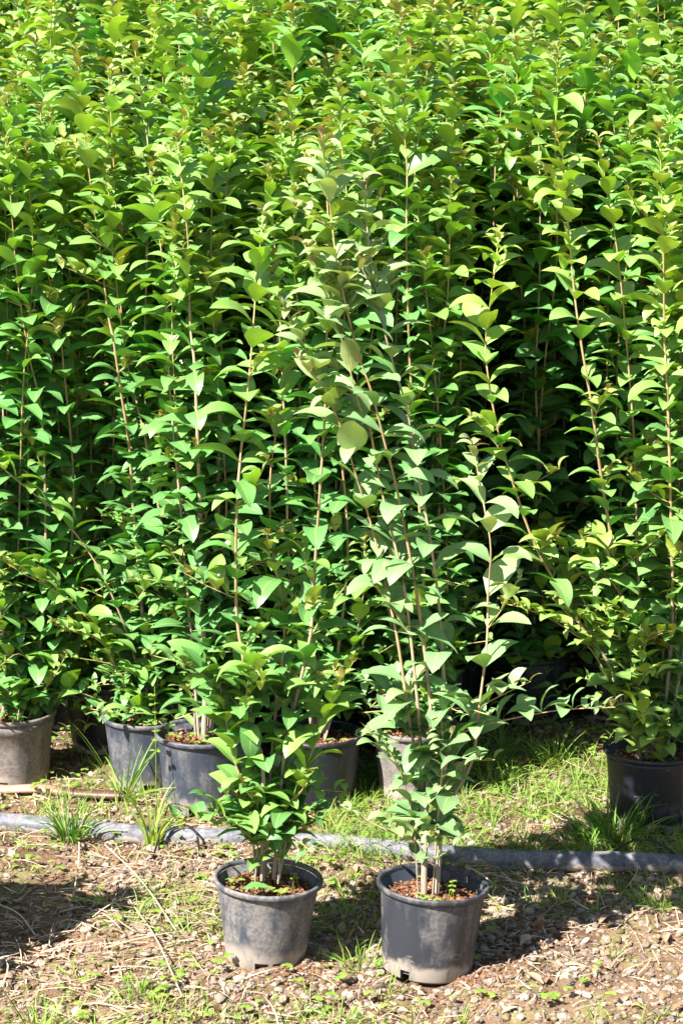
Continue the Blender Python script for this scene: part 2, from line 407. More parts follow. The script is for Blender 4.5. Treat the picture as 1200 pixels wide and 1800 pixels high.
_ico = None
def blobs(buf, P, r, seed, tone, flat=.6, ns=1):
    """irregular little lumps at the points P"""
    global _ico
    import bmesh
    if _ico is None:
        _ico = {}
        for k in (1, 2):
            bm = bmesh.new(); bmesh.ops.create_icosphere(bm, subdivisions=k, radius=1.0)
            _ico[k] = (np.array([v.co[:] for v in bm.verts]), np.array([[v.index for v in f.verts] for f in bm.faces])); bm.free()
    rs = np.random.RandomState(seed); V0, F = _ico[ns]
    P = np.asarray(P, float); N = len(P)
    if N == 0: return
    r = np.broadcast_to(r, (N,))
    sc = rs.uniform(.65, 1.25, (N, 1, 3))*np.array([1, 1, flat])
    jit = 1+rs.uniform(-.22, .22, (N, len(V0), 1))
    V = V0[None]*jit*sc
    a = rs.uniform(0, 6.28, N); t = rs.uniform(-.6, .6, N)
    ct, st = np.cos(t)[:, None], np.sin(t)[:, None]
    y, z = V[..., 1]*ct-V[..., 2]*st, V[..., 1]*st+V[..., 2]*ct
    ca, sa = np.cos(a)[:, None], np.sin(a)[:, None]
    x, y = V[..., 0]*ca-y*sa, V[..., 0]*sa+y*ca
    V = np.stack([x, y, z], -1)*r[:, None, None]+P[:, None]
    FF = (F[None]+(np.arange(N)*len(V0))[:, None, None]).reshape(-1, 3)
    buf.add(V.reshape(-1, 3), None, FF, None, np.repeat(np.broadcast_to(tone, (N, 3)), len(V0), 0))

def make_soil(r, z, seed, coarse=260, ell=1.0):
    rs = np.random.RandomState(seed); b = Buf(); ns = 30; nr = 9; V = [[0, 0, z+.004]]; F = []
    for a in range(1, nr+1):
        for k in range(ns):
            rr = r*a/nr*.995; t = k/ns*6.2832
            V.append([rr*math.cos(t), rr*math.sin(t), z+(rs.uniform(-.004, .005) if a < nr else 0)+.006*vnoise(np.array(rr*40*math.cos(t)+seed), np.array(rr*40*math.sin(t)))])
    for k in range(ns): F.append([0, 1+k, 1+(k+1) % ns])
    Q = [[1+a*ns+k, 1+a*ns+(k+1) % ns, 1+(a+1)*ns+(k+1) % ns, 1+(a+1)*ns+k][::1] for a in range(nr-1) for k in range(ns)]
    b.add(V, Q, F, None, np.tile([.25, .5, 0], (len(V), 1)))
    n = coarse; rr = r*.95*np.sqrt(rs.rand(n)); t = rs.rand(n)*6.2832
    P = np.stack([rr*np.cos(t), rr*np.sin(t), np.full(n, z+.004)+rs.rand(n)*.004], -1)
    tn = np.stack([rs.rand(n), rs.rand(n), (rs.rand(n) < .16)*rs.rand(n)], -1)
    blobs(b, P, rs.uniform(.0015, .0055, n)*np.where(rs.rand(n) < .06, 1.7, 1), seed, tn, .6, 1)
    return b.mesh('soil', M_COIR, smooth=False)

def make_weeds(r, z, seed, n=14):
    """little clover-like weeds on the potting soil"""
    rs = np.random.RandomState(seed); b = Buf()
    for q in range(n):
        rr = r*.9*math.sqrt(rs.rand()); t = rs.rand()*6.28
        if q < n*.55: t = -1.57+rs.uniform(-1.3, 1.3); rr = r*rs.uniform(.5, .95)
        c = np.array([rr*math.cos(t), rr*math.sin(t), z]); top = c+np.array([rs.uniform(-.01, .01), rs.uniform(-.01, .01), rs.uniform(.012, .04)])
        tube(b, [c, (c+top)/2+rs.uniform(-.002, .002, 3), top], .0006, 4, (.8, .4, 0), False)
        a0 = rs.rand()*6.28; s = rs.uniform(.007, .013)
        leaves(b, np.tile(top, (3, 1)), a0+np.arange(3)*2.094, rs.uniform(-.1, .5), s, s*.95, .5, .25, 0,
               np.tile([rs.uniform(.5, 1), rs.rand(), 0.1*rs.rand()], (3, 1)), 5, 2, prof_round)
    return b.mesh('weeds', M_GRASS)

# ------------------------------------------------------------------ shrubs
def stem_curve(rs, base, top, wob=.02, step=.03, bow=0.0):
    base = np.asarray(base, float); top = np.asarray(top, float); n = 7; P = []
    az = rs.rand()*6.28
    for k in range(n):
        t = k/(n-1); p = base*(1-t)+top*t
        p = p+np.array([math.cos(az), math.sin(az), 0])*bow*math.sin(t*math.pi)
        if 0 < k: p[:2] += rs.uniform(-wob, wob, 2)
        P.append(p)
    return resample(P, step)

def grow(rs, leafb, stemb, P, r0, r1, sp=.06, LL=.095, first=.10, young=.5, shoots=.16, age0=0.0, tip_red=.35, hero=False, dens=1.0, droop=0.0, width=.49, sub=True, gap=None):
    """tube along P with opposite pairs of leaves; P runs from the base to the tip"""
    seg = np.linalg.norm(np.diff(P, axis=0), axis=1); S = np.concatenate([[0], np.cumsum(seg)]); T = S[-1]
    n = len(P); tt = S/T
    rad = r0+(r1-r0)*tt**.85
    nodes = []; s = first
    while s < T-.004:
        nodes.append(s); rem = (T-s)
        s += sp*rs.uniform(.8, 1.2)*(1 if rem > .22 or T < .35 else max(.30, rem/.22))
    nodes.append(T-.003); nodes = np.array(nodes)
    for q in nodes: rad = rad+.22*(r0*.3+.0008)*np.exp(-((S-q)/.006)**2)
    tones = np.stack([age0+(1-age0)*tt, np.full(n, rs.rand()), np.zeros(n)], -1)
    tube(stemb, P, rad, 8 if hero else 6, tones=tones, cap=True)
    if len(nodes) == 0: return
    C = np.stack([np.interp(nodes, S, P[:, k]) for k in range(3)], -1)
    D = np.stack([np.interp(nodes+.01, S, P[:, k]) for k in range(3)], -1)-C; D /= np.linalg.norm(D, axis=1)[:, None]+1e-9
    az0 = rs.normal(0, .4) if T > .5 else rs.rand()*6.28
    nu, nv = (9, 4) if hero else (7, 4)
    PP = []; AZ = []; EL = []; LN = []; BD = []; FD = []; RL = []; TN = []; WD = []; CU = []
    for q, s in enumerate(nodes):
        rem = T-s; t = s/T
        if gap and gap[0] < s < gap[1] and rs.rand() < gap[2]: continue
        grw = np.clip(rem/min(.13, T*.5), .30, 1.0)**.7
        yth = np.clip(1-rem/.95, 0, 1)                           # 1 at the tip
        for side in (0, 1):
            if rs.rand() > dens*.97: continue
            az = az0+q*1.5708+side*3.1416+rs.normal(0, .2)
            ly = np.clip(yth**1.3, 0, 1)
            el = math.radians(39+24*ly-droop*50+rs.normal(0, 10))
            lean = D[q, 0]*math.cos(az)+D[q, 1]*math.sin(az)
            el += lean*.6
            L_ = LL*grw*rs.uniform(.76, 1.18)*(.88 if t < .25 else 1)
            PP.append(C[q]); AZ.append(az); EL.append(el); LN.append(L_)
            BD.append(math.radians(rs.normal(66, 14)+16*ly)); FD.append(math.radians(max(4, rs.normal(14, 6))))
            RL.append(rs.normal(0, .20)); CU.append(rs.normal(0, .18))
            WD.append(L_*width*rs.uniform(.84, 1.12)*(1-.22*(1-grw)))
            age = np.clip(young*.42+.95*yth**1.1*young*1.4+rs.normal(0, .10), 0, 1)
            red = np.clip((1-rem/.075), 0, 1)*tip_red*1.2
            TN.append([age, rs.rand(), red])
        if sub and rem > .16 and rs.rand() < shoots:
            az = az0+q*1.5708+rs.choice([0, 3.14])+rs.normal(0, .3)
            ln = rs.uniform(.05, .17); up = rs.uniform(.4, 1.3)
            e = C[q]+ln*np.array([math.cos(az)*math.cos(up), math.sin(az)*math.cos(up), math.sin(up)])
            Q = resample([C[q], (C[q]+e)/2+rs.uniform(-.008, .008, 3), e], .02)
            grow(rs, leafb, stemb, Q, .0014, .0007, .032, LL*.78, .02, min(1, young+.2), 0, .6, tip_red, hero, 1, 0, width, False)
    leaves(leafb, np.array(PP), np.array(AZ), np.array(EL), np.array(LN), np.array(WD), np.array(BD), np.array(FD), np.array(RL),
           np.array(TN), nu, nv, prof_leaf, twist=rs.normal(0, .18, len(PP)), wave=.007, curl=np.array(CU))

def skirt(rs, leafb, stemb, PS, n, z0, z1, rad, LL=.075, hero=False, young=.3, sector=None, sp=.04, low=0.0):
    """low side branches that close over the pot"""
    for k in range(n):
        az = rs.rand()*6.28 if sector is None else rs.uniform(*sector)
        z = rs.uniform(z0, z1); ln = rs.uniform(.5, 1)*rad
        zz = max(PS[0, 2]+.012, z*.7+.05); s0 = np.array([np.interp(zz, PS[:, 2], PS[:, 0]), np.interp(zz, PS[:, 2], PS[:, 1]), zz])
        e = s0+np.array([math.cos(az)*ln, math.sin(az)*ln, rs.uniform(.0, .28)*ln/.2*.6-rs.uniform(0, 1)*low])
        m_ = (s0+e)/2+np.array([0, 0, rs.uniform(-.01, .05)])
        Q = resample([s0, m_, e], .025)
        grow(rs, leafb, stemb, Q, .0022, .0009, sp, LL, .03, young+rs.uniform(-.2, .35), .25, .3, .1, hero, 1, .25)

POTS = []
def potted(name_label, cat, xy, stems, potm, h=.20, rt=.118, rb=.100, leafm=None, seed=0, notch=((40, 3), (8, 3), (24, 3)), tilt=(0, 0), ell=1.0,
           band=False, group=None, weeds=0, kw=None, skirts=None, hero=True, extra=None, soil_drop=.028):
    """one potted shrub with its parts: pot (> rim), soil, each stem, foliage"""
    rs = np.random.RandomState(seed); x, y = xy; z = float(hgt(x, y))
    root = bpy.data.objects.new('potted_shrub', None); COL.objects.link(root); root.location = (x, y, z-.004)
    tag(root, name_label, cat, group)
    body, rim = make_pot_meshes(rt, rb, h, notch, potm, ell, band)
    p = obj('pot', body, root); p.rotation_euler = (tilt[0], tilt[1], rs.uniform(-.2, .2)); r_ = obj('rim', rim, p)
    sz = h-soil_drop
    so = obj('soil', make_soil(rb+(rt-rb)*sz/h-.0065, sz, seed, 620, ell), root); so.rotation_euler = (tilt[0], tilt[1], 0)
    if weeds: tag(obj('weeds', make_weeds(rt*.86, sz+.002, seed+1, weeds), root), kind='stuff')
    leafb = Buf(); kw = kw or {}
    org = np.array([x, y, z-.004])
    for k, S in enumerate(stems):
        sb = Buf(); a = dict(kw); pts = S['pts'] if isinstance(S, dict) else S
        if isinstance(S, dict): a.update({q: v for q, v in S.items() if q not in ('pts', 'r')})
        r0 = S.get('r', .0045) if isinstance(S, dict) else .0045
        P = resample(np.asarray(pts)-org, .022)
        grow(rs, leafb, sb, P, r0, .0011, hero=hero, **a)
        if k == 0 and skirts: skirt(rs, leafb, sb, P, hero=hero, **skirts)
        if extra and k == 0: extra(rs, leafb, sb)
        obj('stem', sb.mesh('stem', M_BARK), root)
    obj('foliage', leafb.mesh('foliage', leafm or M_LEAF), root)
    POTS.append((x, y)); return root

def trace(pix, Y, dy=0.0, zbase=None, rs=None, amp=.02):
    """stem points in the upright sheet at distance Y (leaning by dy towards the tip)"""
    out = []; n = len(pix)
    for k, (px, py) in enumerate(pix):
        t = k/(n-1); yy = Y+dy*t+amp*math.sin(k*1.9+px*.05)*(0 if k == 0 else 1)
        out.append(at(px, py, yy))
    if zbase is not None: out[0][2] = zbase
    return out

def xyg(px, py):
    g = on_ground(px, py, 0.0); return float(g[0]), float(g[1])

def backs(xy, seed, n, h=1.85, z=.165, toward=.1):
    """extra shoots at the back of a shrub"""
    q = np.random.RandomState(seed); out = []
    for k in range(n):
        a = q.uniform(-.5, 3.6); e = q.uniform(.05, .17)
        b0 = np.array([xy[0]+.02*math.cos(a), xy[1]+.03, z]); t0 = np.array([xy[0]+e*math.cos(a), xy[1]+.04+e*math.sin(a), h*q.uniform(.8, 1.04)])
        out.append(dict(pts=list(b0*(1-t)+t0*t+np.array([q.uniform(-.015, .015), q.uniform(-.015, .015), 0])*(t > 0) for t in np.linspace(0, 1, 6)), r=.004))
    return out
# --- the two shrubs standing in front
F1 = xyg(466, 1672); F2 = xyg(750, 1696)
def base_pt(xy, dx, dy, z=.165): return np.array([xy[0]+dx, xy[1]+dy, z])
def from_base(xy, dx, dy, pix, lean=0.0, z=.165):
    return [base_pt(xy, dx, dy, z)]+trace(pix, xy[1]+dy, lean)
potted('front shrub in the dusty pale grey pot with notches cut in its foot', 'potted shrub', F1, [
    dict(pts=from_base(F1, -.005, .0, [(462, 1345), (445, 1290), (435, 1200), (417, 1090), (415, 975), (417, 880), (423, 800), (432, 720), (442, 617), (450, 508), (458, 425), (463, 370)], .05), r=.0055, gap=(.0, .25, .6)),
    dict(pts=from_base(F1, .02, .01, [(500, 1325), (520, 1230), (545, 1120), (552, 1015), (563, 850), (571, 720), (574, 600), (578, 480), (576, 375), (570, 296), (565, 228)], .0), r=.005, gap=(.0, .12, .8)),
    dict(pts=from_base(F1, .0, .03, [(480, 1300), (500, 1100), (478, 960), (476, 825), (497, 690), (492, 600), (487, 525), (478, 450)], .1), r=.0036),
    dict(pts=from_base(F1, .03, -.01, [(515, 1420), (545, 1330), (575, 1260), (600, 1190)], -.02), r=.003, sp=.045, first=.1),
    dict(pts=from_base(F1, -.02, .0, [(440, 1420), (410, 1330), (395, 1250), (385, 1190)], .0), r=.003, sp=.045, first=.1),
    dict(pts=from_base(F1, -.02, -.02, [(455, 1430), (440, 1400), (425, 1372)], -.03), r=.002, first=.05, sp=.035, LL=.085, young=.65),
    dict(pts=from_base(F1, .03, -.02, [(500, 1430), (530, 1390), (545, 1358)], -.05), r=.002, first=.05, sp=.035, LL=.085, young=.65),
    ], MP_GREY, h=.188, rt=.111, rb=.084, leafm=M_LEAF, seed=11, notch=((41, 3), (45, 2), (2, 4), (22, 3)), tilt=(.015, .045), ell=1.02,
    kw=dict(sp=.052, LL=.108, first=.12, young=.66, shoots=.22, tip_red=.5), weeds=16,
    skirts=dict(n=19, z0=.20, z1=.80, rad=.23, LL=.105, young=.25, sp=.038))
potted('front shrub with dull grey-green leaves in a blue-black pot with a muddy foot', 'potted shrub', F2, [
    dict(pts=from_base(F2, -.010, .004, [(743, 1470), (739, 1400), (731, 1330), (722, 1282), (700, 1135), (685, 1060), (667, 980), (650, 915), (630, 850), (605, 770), (580, 700), (550, 642), (525, 590), (497, 540)], .05), r=.0048, gap=(.25, .65, .5)),
    dict(pts=from_base(F2, -.008, .002, [(745, 1470), (743, 1400), (738, 1300), (735, 1250), (715, 1065), (700, 985), (670, 860), (650, 755), (632, 715), (615, 650), (590, 560), (560, 490), (535, 430)], .02), r=.0048, gap=(.25, .65, .5)),
    dict(pts=from_base(F2, -.006, -.002, [(748, 1470), (750, 1400), (755, 1290), (755, 1225), (735, 1065), (715, 950), (695, 850), (675, 775), (654, 692), (629, 621), (604, 520), (590, 450), (582, 380), (572, 300), (566, 240)], -.02), r=.005, gap=(.25, .65, .5)),
    dict(pts=from_base(F2, .020, .004, [(772, 1470), (775, 1400), (784, 1330), (782, 1240), (772, 1075), (762, 990), (750, 915), (737, 850), (725, 780), (714, 715), (690, 637), (671, 562), (654, 467), (645, 400), (640, 310)], .03), r=.0048, gap=(.25, .65, .5)),
    dict(pts=from_base(F2, .022, .0, [(775, 1470), (785, 1420), (828, 1340), (842, 1240), (855, 1130), (857, 1050), (862, 965), (852, 900), (842, 845), (830, 780)], -.02), r=.0042, gap=(.1, .35, .6), sp=.07),
    dict(pts=from_base(F2, .02, -.01, [(775, 1380), (800, 1300), (850, 1275), (900, 1263), (985, 1248), (1080, 1243)], .0), r=.0022, sp=.05, LL=.08, first=.25, young=.35),
    dict(pts=from_base(F2, -.02, .0, [(725, 1440), (700, 1350), (665, 1300), (640, 1290)], .0), r=.002, sp=.045, LL=.08, first=.08, young=.35),
    dict(pts=from_base(F2, .01, -.02, [(770, 1420), (778, 1330), (775, 1260)], .0), r=.002, sp=.04, LL=.07, first=.08, young=.6),
    ], MP_DARK, h=.193, rt=.113, rb=.096, leafm=M_LEAFG, seed=23, notch=((36, 2), (4, 3), (20, 3)), tilt=(-.01, .06), ell=1.01,
    kw=dict(sp=.054, LL=.108, first=.16, young=.68, shoots=.12, tip_red=.5, width=.47), weeds=9,
    skirts=dict(n=13, z0=.30, z1=.75, rad=.2, LL=.085, young=.3, sp=.045), soil_drop=.034)

# --- the front row of the bed
A = xyg(22, 1360); B = xyg(261, 1375); C_ = xyg(358, 1418); D_ = xyg(558, 1402); E_ = xyg(730, 1393); F_ = xyg(1142, 1448)
GRP = 'potted shrubs standing in the bed'
bedkw = dict(sp=.049, LL=.114, first=.10, young=.64, shoots=.16, tip_red=.55)
potted('shrub in a tan muddy pot at the left edge, behind the brown strip', 'potted shrub', A, [
    dict(pts=from_base(A, .02, .0, [(62, 1200), (80, 1000), (75, 746), (50, 617), (30, 480), (18, 330), (10, 240)]), r=.005),
    dict(pts=from_base(A, .04, .02, [(95, 1150), (130, 900), (112, 640), (100, 550), (75, 440), (52, 340), (25, 250), (10, 170)], .05), r=.005),
    dict(pts=from_base(A, -.02, .0, [(10, 1150), (-10, 900), (-40, 700), (-60, 450), (-60, 250)]), r=.005),
    dict(pts=from_base(A, .02, -.02, [(38, 1200), (10, 1140), (2, 1080), (-5, 1010)], -.05), r=.003, first=.05, sp=.045),
    dict(pts=from_base(A, .05, -.02, [(70, 1225), (95, 1190), (118, 1150)], -.06), r=.002, first=.04, sp=.035, LL=.06),
    ]+backs(A, 9, 5), MP_TAN, h=.195, rt=.118, rb=.098, seed=31, band=True, kw=bedkw, weeds=6, skirts=dict(n=30, z0=.06, z1=.8, rad=.24, LL=.095, low=.08), leafm=M_LEAF, group=GRP)
potted('shrub with long shoots leaning left, its grey pot half hidden behind the slate-blue pot', 'potted shrub', B, [
    dict(pts=from_base(B, .01, .0, [(290, 1100), (287, 954), (279, 892), (262, 800), (241, 708), (222, 625), (205, 500), (195, 400), (190, 300)]), r=.005),
    dict(pts=from_base(B, .0, .0, [(252, 1100), (235, 900), (227, 780), (212, 683), (200, 600), (190, 550), (175, 425), (160, 325), (145, 200), (138, 110)]), r=.006, LL=.105),
    dict(pts=from_base(B, -.02, -.02, [(225, 1180), (167, 1100), (100, 1040), (42, 1008), (-10, 975)], -.03), r=.0035, first=.08, sp=.045, LL=.082),
    dict(pts=from_base(B, -.01, -.01, [(235, 1150), (180, 1010), (112, 912), (50, 860), (0, 817), (-50, 760)], -.05), r=.0042, LL=.085),
    dict(pts=from_base(B, .01, .02, [(262, 1000), (258, 800), (255, 600), (262, 300), (252, 200), (238, 90)], .1), r=.005),
    dict(pts=from_base(B, -.02, -.03, [(215, 1200), (180, 1130), (130, 1110), (90, 1095)], -.05), r=.002, sp=.04, LL=.075),
    ]+backs(B, 9, 5), MP_MID, h=.19, rt=.115, rb=.095, seed=37, kw=bedkw, weeds=8, skirts=dict(n=32, z0=.10, z1=.85, rad=.24, LL=.09, low=.04), group=GRP)
potted('shrub on one thick bare trunk in the slate-blue pot beside the tall grass tuft', 'potted shrub', C_, [
    dict(pts=from_base(C_, .002, .0, [(361, 1200), (355, 1050), (352, 892), (348, 787), (342, 642), (335, 575), (332, 450), (327, 380), (318, 300), (312, 240)]), r=.0085, gap=(0, .19, .95), LL=.1),
    dict(pts=from_base(C_, .01, .02, [(380, 1080), (398, 900), (385, 700), (372, 500), (372, 350), (366, 240)], .05), r=.004, gap=(0, .2, .95)),
    dict(pts=from_base(C_, -.01, .02, [(335, 1100), (318, 900), (300, 700), (290, 500), (278, 400), (262, 290)], .08), r=.004, gap=(0, .2, .95)),
    ]+backs(C_, 15, 4), MP_MID, h=.2, rt=.118, rb=.1, seed=41, kw=bedkw, weeds=18, skirts=dict(n=12, z0=.40, z1=.9, rad=.19, LL=.09), group=GRP, leafm=M_LEAF)
potted('shrub in the dark pot seen between the two front shrubs', 'potted shrub', D_, [
    dict(pts=from_base(D_, -.01, .0, [(520, 1100), (506, 950), (504, 850), (496, 650), (490, 520), (480, 400), (470, 300)]), r=.005),
    dict(pts=from_base(D_, .02, .0, [(610, 1000), (598, 790), (585, 720), (550, 642), (528, 560), (515, 450), (520, 330)]), r=.005),
    dict(pts=from_base(D_, .0, .02, [(560, 1000), (555, 800), (600, 600), (612, 400), (600, 250), (598, 150)], .1), r=.005),
    dict(pts=from_base(D_, .02, -.02, [(600, 1200), (625, 1120), (640, 1030), (640, 950)], -.03), r=.003, first=.05, sp=.045),
    ]+backs(D_, 17, 6), MP_BLACK, h=.195, rt=.115, rb=.098, seed=43, kw=bedkw, weeds=8, skirts=dict(n=24, z0=.2, z1=.85, rad=.19, LL=.09), group=GRP)
potted('shrub with a straight orange-brown shoot in the pale pot behind the blue-black pot', 'potted shrub', E_, [
    dict(pts=from_base(E_, .0, .0, [(745, 1050), (730, 800), (720, 637), (717, 550), (714, 425), (715, 300), (709, 190), (722, 80)]), r=.0062, LL=.1, shoots=.1),
    dict(pts=from_base(E_, .02, .02, [(785, 1050), (775, 800), (758, 600), (742, 460), (735, 380), (742, 300)], .05), r=.0045, dens=.85),
    dict(pts=from_base(E_, -.02, .02, [(680, 1050), (660, 850), (648, 650), (668, 480), (664, 350), (655, 220)], .1), r=.0045),
    ]+backs(E_, 18, 7), MP_TAN, h=.185, rt=.112, rb=.095, seed=47, kw=bedkw, weeds=6, skirts=dict(n=26, z0=.14, z1=.9, rad=.2, LL=.09, low=.05, sector=(-2.4, 2.6)), group=GRP, notch=((50, 3), (44, 3)))
potted('shrub in the near-black pot at the right edge, one shoot leaning over the dark gap', 'potted shrub', F_, [
    dict(pts=from_base(F_, -.01, .0, [(1115, 1215), (1108, 1150), (1087, 1031), (1069, 919), (1054, 825), (1039, 712), (1020, 600), (1007, 500), (996, 375), (988, 275), (975, 235)]), r=.0065, gap=(.0, .12, .8), LL=.1),
    dict(pts=from_base(F_, .02, .0, [(1180, 1100), (1178, 900), (1172, 686), (1167, 600), (1165, 450), (1160, 280), (1157, 225)]), r=.006),
    dict(pts=from_base(F_, -.03, .01, [(1075, 1180), (1035, 1121), (1005, 1072), (960, 997), (930, 935), (892, 820), (874, 755), (858, 667), (853, 600), (862, 525), (872, 450), (878, 400)], .02), r=.005, gap=(.0, .15, .6)),
    dict(pts=from_base(F_, -.02, .0, [(1050, 1160), (990, 1102), (930, 1072), (880, 1060)], .03), r=.003, sp=.045, LL=.08),
    dict(pts=from_base(F_, .0, .02, [(1120, 1000), (1115, 800), (1100, 600), (1085, 450), (1065, 330), (1050, 240)], .08), r=.005),
    dict(pts=from_base(F_, .03, .0, [(1215, 1050), (1230, 800), (1235, 500), (1225, 300)], .0), r=.005),
    dict(pts=from_base(F_, -.03, -.04, [(1110, 1275), (1118, 1245)], -.01), r=.0025, first=.02, sp=.022, LL=.10, young=.9, tip_red=0),
    dict(pts=from_base(F_, .01, -.05, [(1160, 1285), (1172, 1255)], -.01), r=.0025, first=.02, sp=.022, LL=.10, young=.9, tip_red=0),
    ]+backs(F_, 16, 5), MP_BLACK, h=.2, rt=.118, rb=.1, seed=53, kw=dict(bedkw, young=.66), weeds=5, skirts=dict(n=24, z0=.2, z1=.9, rad=.22, LL=.10, young=.4), group=GRP, leafm=M_LEAFB, soil_drop=.03)

# --- the rest of the bed: variants copied into closely packed rows
def variant(seed, leafm, H, nst):
    rs = np.random.RandomState(seed)
    root = bpy.data.objects.new('potted_shrub', None); COL.objects.link(root)
    body, rim = make_pot_meshes(.115, .097, .19, ((8, 3), (40, 3)), MP_BLACK)
    p = obj('pot', body, root); obj('rim', rim, p); obj('soil', make_soil(.108, .165, seed, 60), root)
    leafb = Buf()
    for k in range(nst):
        a = k/nst*6.28+rs.uniform(-.5, .5); sb = Buf(); h = H*rs.uniform(.84, 1.03); sp_ = rs.uniform(.03, .13)
        P = stem_curve(rs, [.02*math.cos(a), .02*math.sin(a), .16], [sp_*math.cos(a), sp_*math.sin(a), h], .016, .035)
        grow(rs, leafb, sb, P, rs.uniform(.004, .0058), .0011, .045, .122, .1, rs.uniform(.48, .76), .12, 0, .5)
        if k < 2: skirt(rs, leafb, sb, P, 20, .04, .85, .22, .11, low=.17)
        obj('stem', sb.mesh('stem', M_BARK), root)
    obj('foliage', leafb.mesh('foliage', leafm), root)
    return root
def copy_tree(o, parent=None):
    c = o.copy(); COL.objects.link(c); c.parent = parent
    for ch in list(o.children):
        if ch.name in bpy.data.objects: copy_tree(ch, c)
    return c
protos = [variant(100+k, M_LEAF if k % 3 else M_LEAFB, [1.93, 1.80, 2.0, 1.88, 1.95, 1.84, 1.98, 1.9][k], [5, 5, 4, 5, 5, 5, 4, 5][k]) for k in range(8)]
used = [False]*8
random.seed(4); spots = []
yy = 6.22; row = 0
while yy < 10.0:
    half = .152*yy+.22; xx = -half+(row % 2)*.13
    while xx < half+.05:
        x = xx+random.uniform(-.025, .025); y = yy+random.uniform(-.025, .025)
        ok = all(math.hypot(x-a, y-b_) > .245 for a, b_ in POTS)
        if .30 < x < .85 and y < 6.26: ok = False
        if ok: spots.append((x, y, row))
        xx += .262+.006*row
    yy += .26; row += 1
for k, (x, y, row) in enumerate(spots):
    v = random.randrange(8)
    if not used[v]: o = protos[v]; used[v] = True
    else: o = copy_tree(protos[v])
    o.location = (x, y, float(hgt(x, y))-.004); o.rotation_euler = (0, 0, random.uniform(0, 6.28))
    s = random.uniform(.95, 1.05)*(1+.030*max(0, row-.5)); o.scale = (s, s, s)
    tag(o, 'green shrub packed inside the bed, its pot hidden by the shrubs in front', 'potted shrub', 'shrubs crowded in the rows behind the front pots')
o = variant(211, M_LEAF, .85, 3); o.location = (-1.17, 4.52, -.004)
tag(o, 'shorter potted shrub standing alone in front, just past the left edge, shading the soil', 'potted shrub')
for v in range(8):
    if not used[v]:
        for c in list(protos[v].children_recursive): bpy.data.objects.remove(c)
        bpy.data.objects.remove(protos[v])

# fallen leaves
def fallen(p, az, el, L, label, tone, m=None):
    b = Buf(); leaves(b, [[0, 0, 0]], az, el, L, L*.48, .35, .3, .15, [tone], 8, 4)
    o = obj('fallen_leaf', b.mesh('fallen_leaf', m or M_LEAF), None, p)
    tag(o, label, 'leaf', 'leaves dropped on soil')
fallen((F1[0]-.045, F1[1]-.068, .172), .25, .15, .065, 'green leaf dropped on the soil at the front left inside of the dusty grey pot', (.45, .5, 0))
fallen((F1[0]+.022, F1[1]-.078, .172), 2.9, .25, .05, 'smaller green leaf dropped on the soil at the front rim of the dusty grey pot', (.55, .5, 0))
litter = Buf(); q = np.random.RandomState(61); n = 150
lx = q.uniform(-.95, .95, n); ly = q.uniform(4.2, 6.1, n); kk = np.array([min(math.hypot(a-u, c-v) for u, v in POTS) > .17 for a, c in zip(lx, ly)]); lx, ly = lx[kk], ly[kk]; n = len(lx)
LL_ = q.uniform(.02, .055, n)
leaves(litter, np.stack([lx, ly, hgt(lx, ly)+.008], -1), q.uniform(0, 6.28, n), q.uniform(0, .3, n), LL_, LL_*.42, q.uniform(.1, 1.4, n), .5, q.normal(0, .4, n), np.stack([q.rand(n)*.5, q.rand(n), q.uniform(0, .5, n)], -1), 6, 4)
tag(obj('leaf_litter', litter.mesh('leaf_litter', M_STRAW)), 'curled brown dead leaves littering the ground', 'dead leaves', kind='stuff')
# ------------------------------------------------------------------ pipe, hoses, strip
def gp(px, py, z=0.0):
    g = on_ground(px, py, 0); return np.array([g[0], g[1], float(hgt(g[0], g[1]))+z])
PIPE = [(-160, 1440), (0, 1453), (100, 1462), (200, 1468), (300, 1476), (420, 1480), (560, 1490), (650, 1497), (740, 1503), (850, 1513), (980, 1520), (1100, 1523), (1200, 1526), (1330, 1530)]
pp = []
for k, (a, c) in enumerate(PIPE):
    g = on_ground(a, c-12, 0.02); pp.append([g[0], g[1], .011+.003*math.sin(k*1.3)])
b = Buf(); tube(b, resample(pp, .03), .0250, 20)
tag(obj('irrigation_pipe', b.mesh('irrigation_pipe', M_PIPE)), 'thick grey plastic pipe lying across the ground in front of the bed pots', 'pipe')
def hose(pts, label, r=.0028):
    b = Buf(); tube(b, resample(pts, .01), r, 8)
    tag(obj('drip_hose', b.mesh('drip_hose', M_HOSE)), label, 'hose')
hose([gp(1045, 1530, .004), gp(1090, 1512, .045), gp(1130, 1508, .05), gp(1170, 1515, .048), gp(1215, 1540, .02), gp(1260, 1560, .004)], 'thin black hose looped over the right end of the grey pipe')
hose([gp(268, 1512, .003), gp(285, 1488, .038), gp(320, 1478, .045), gp(345, 1490, .035), gp(352, 1515, .003)], 'thin black hose bent over the pipe below the slate-blue pot')
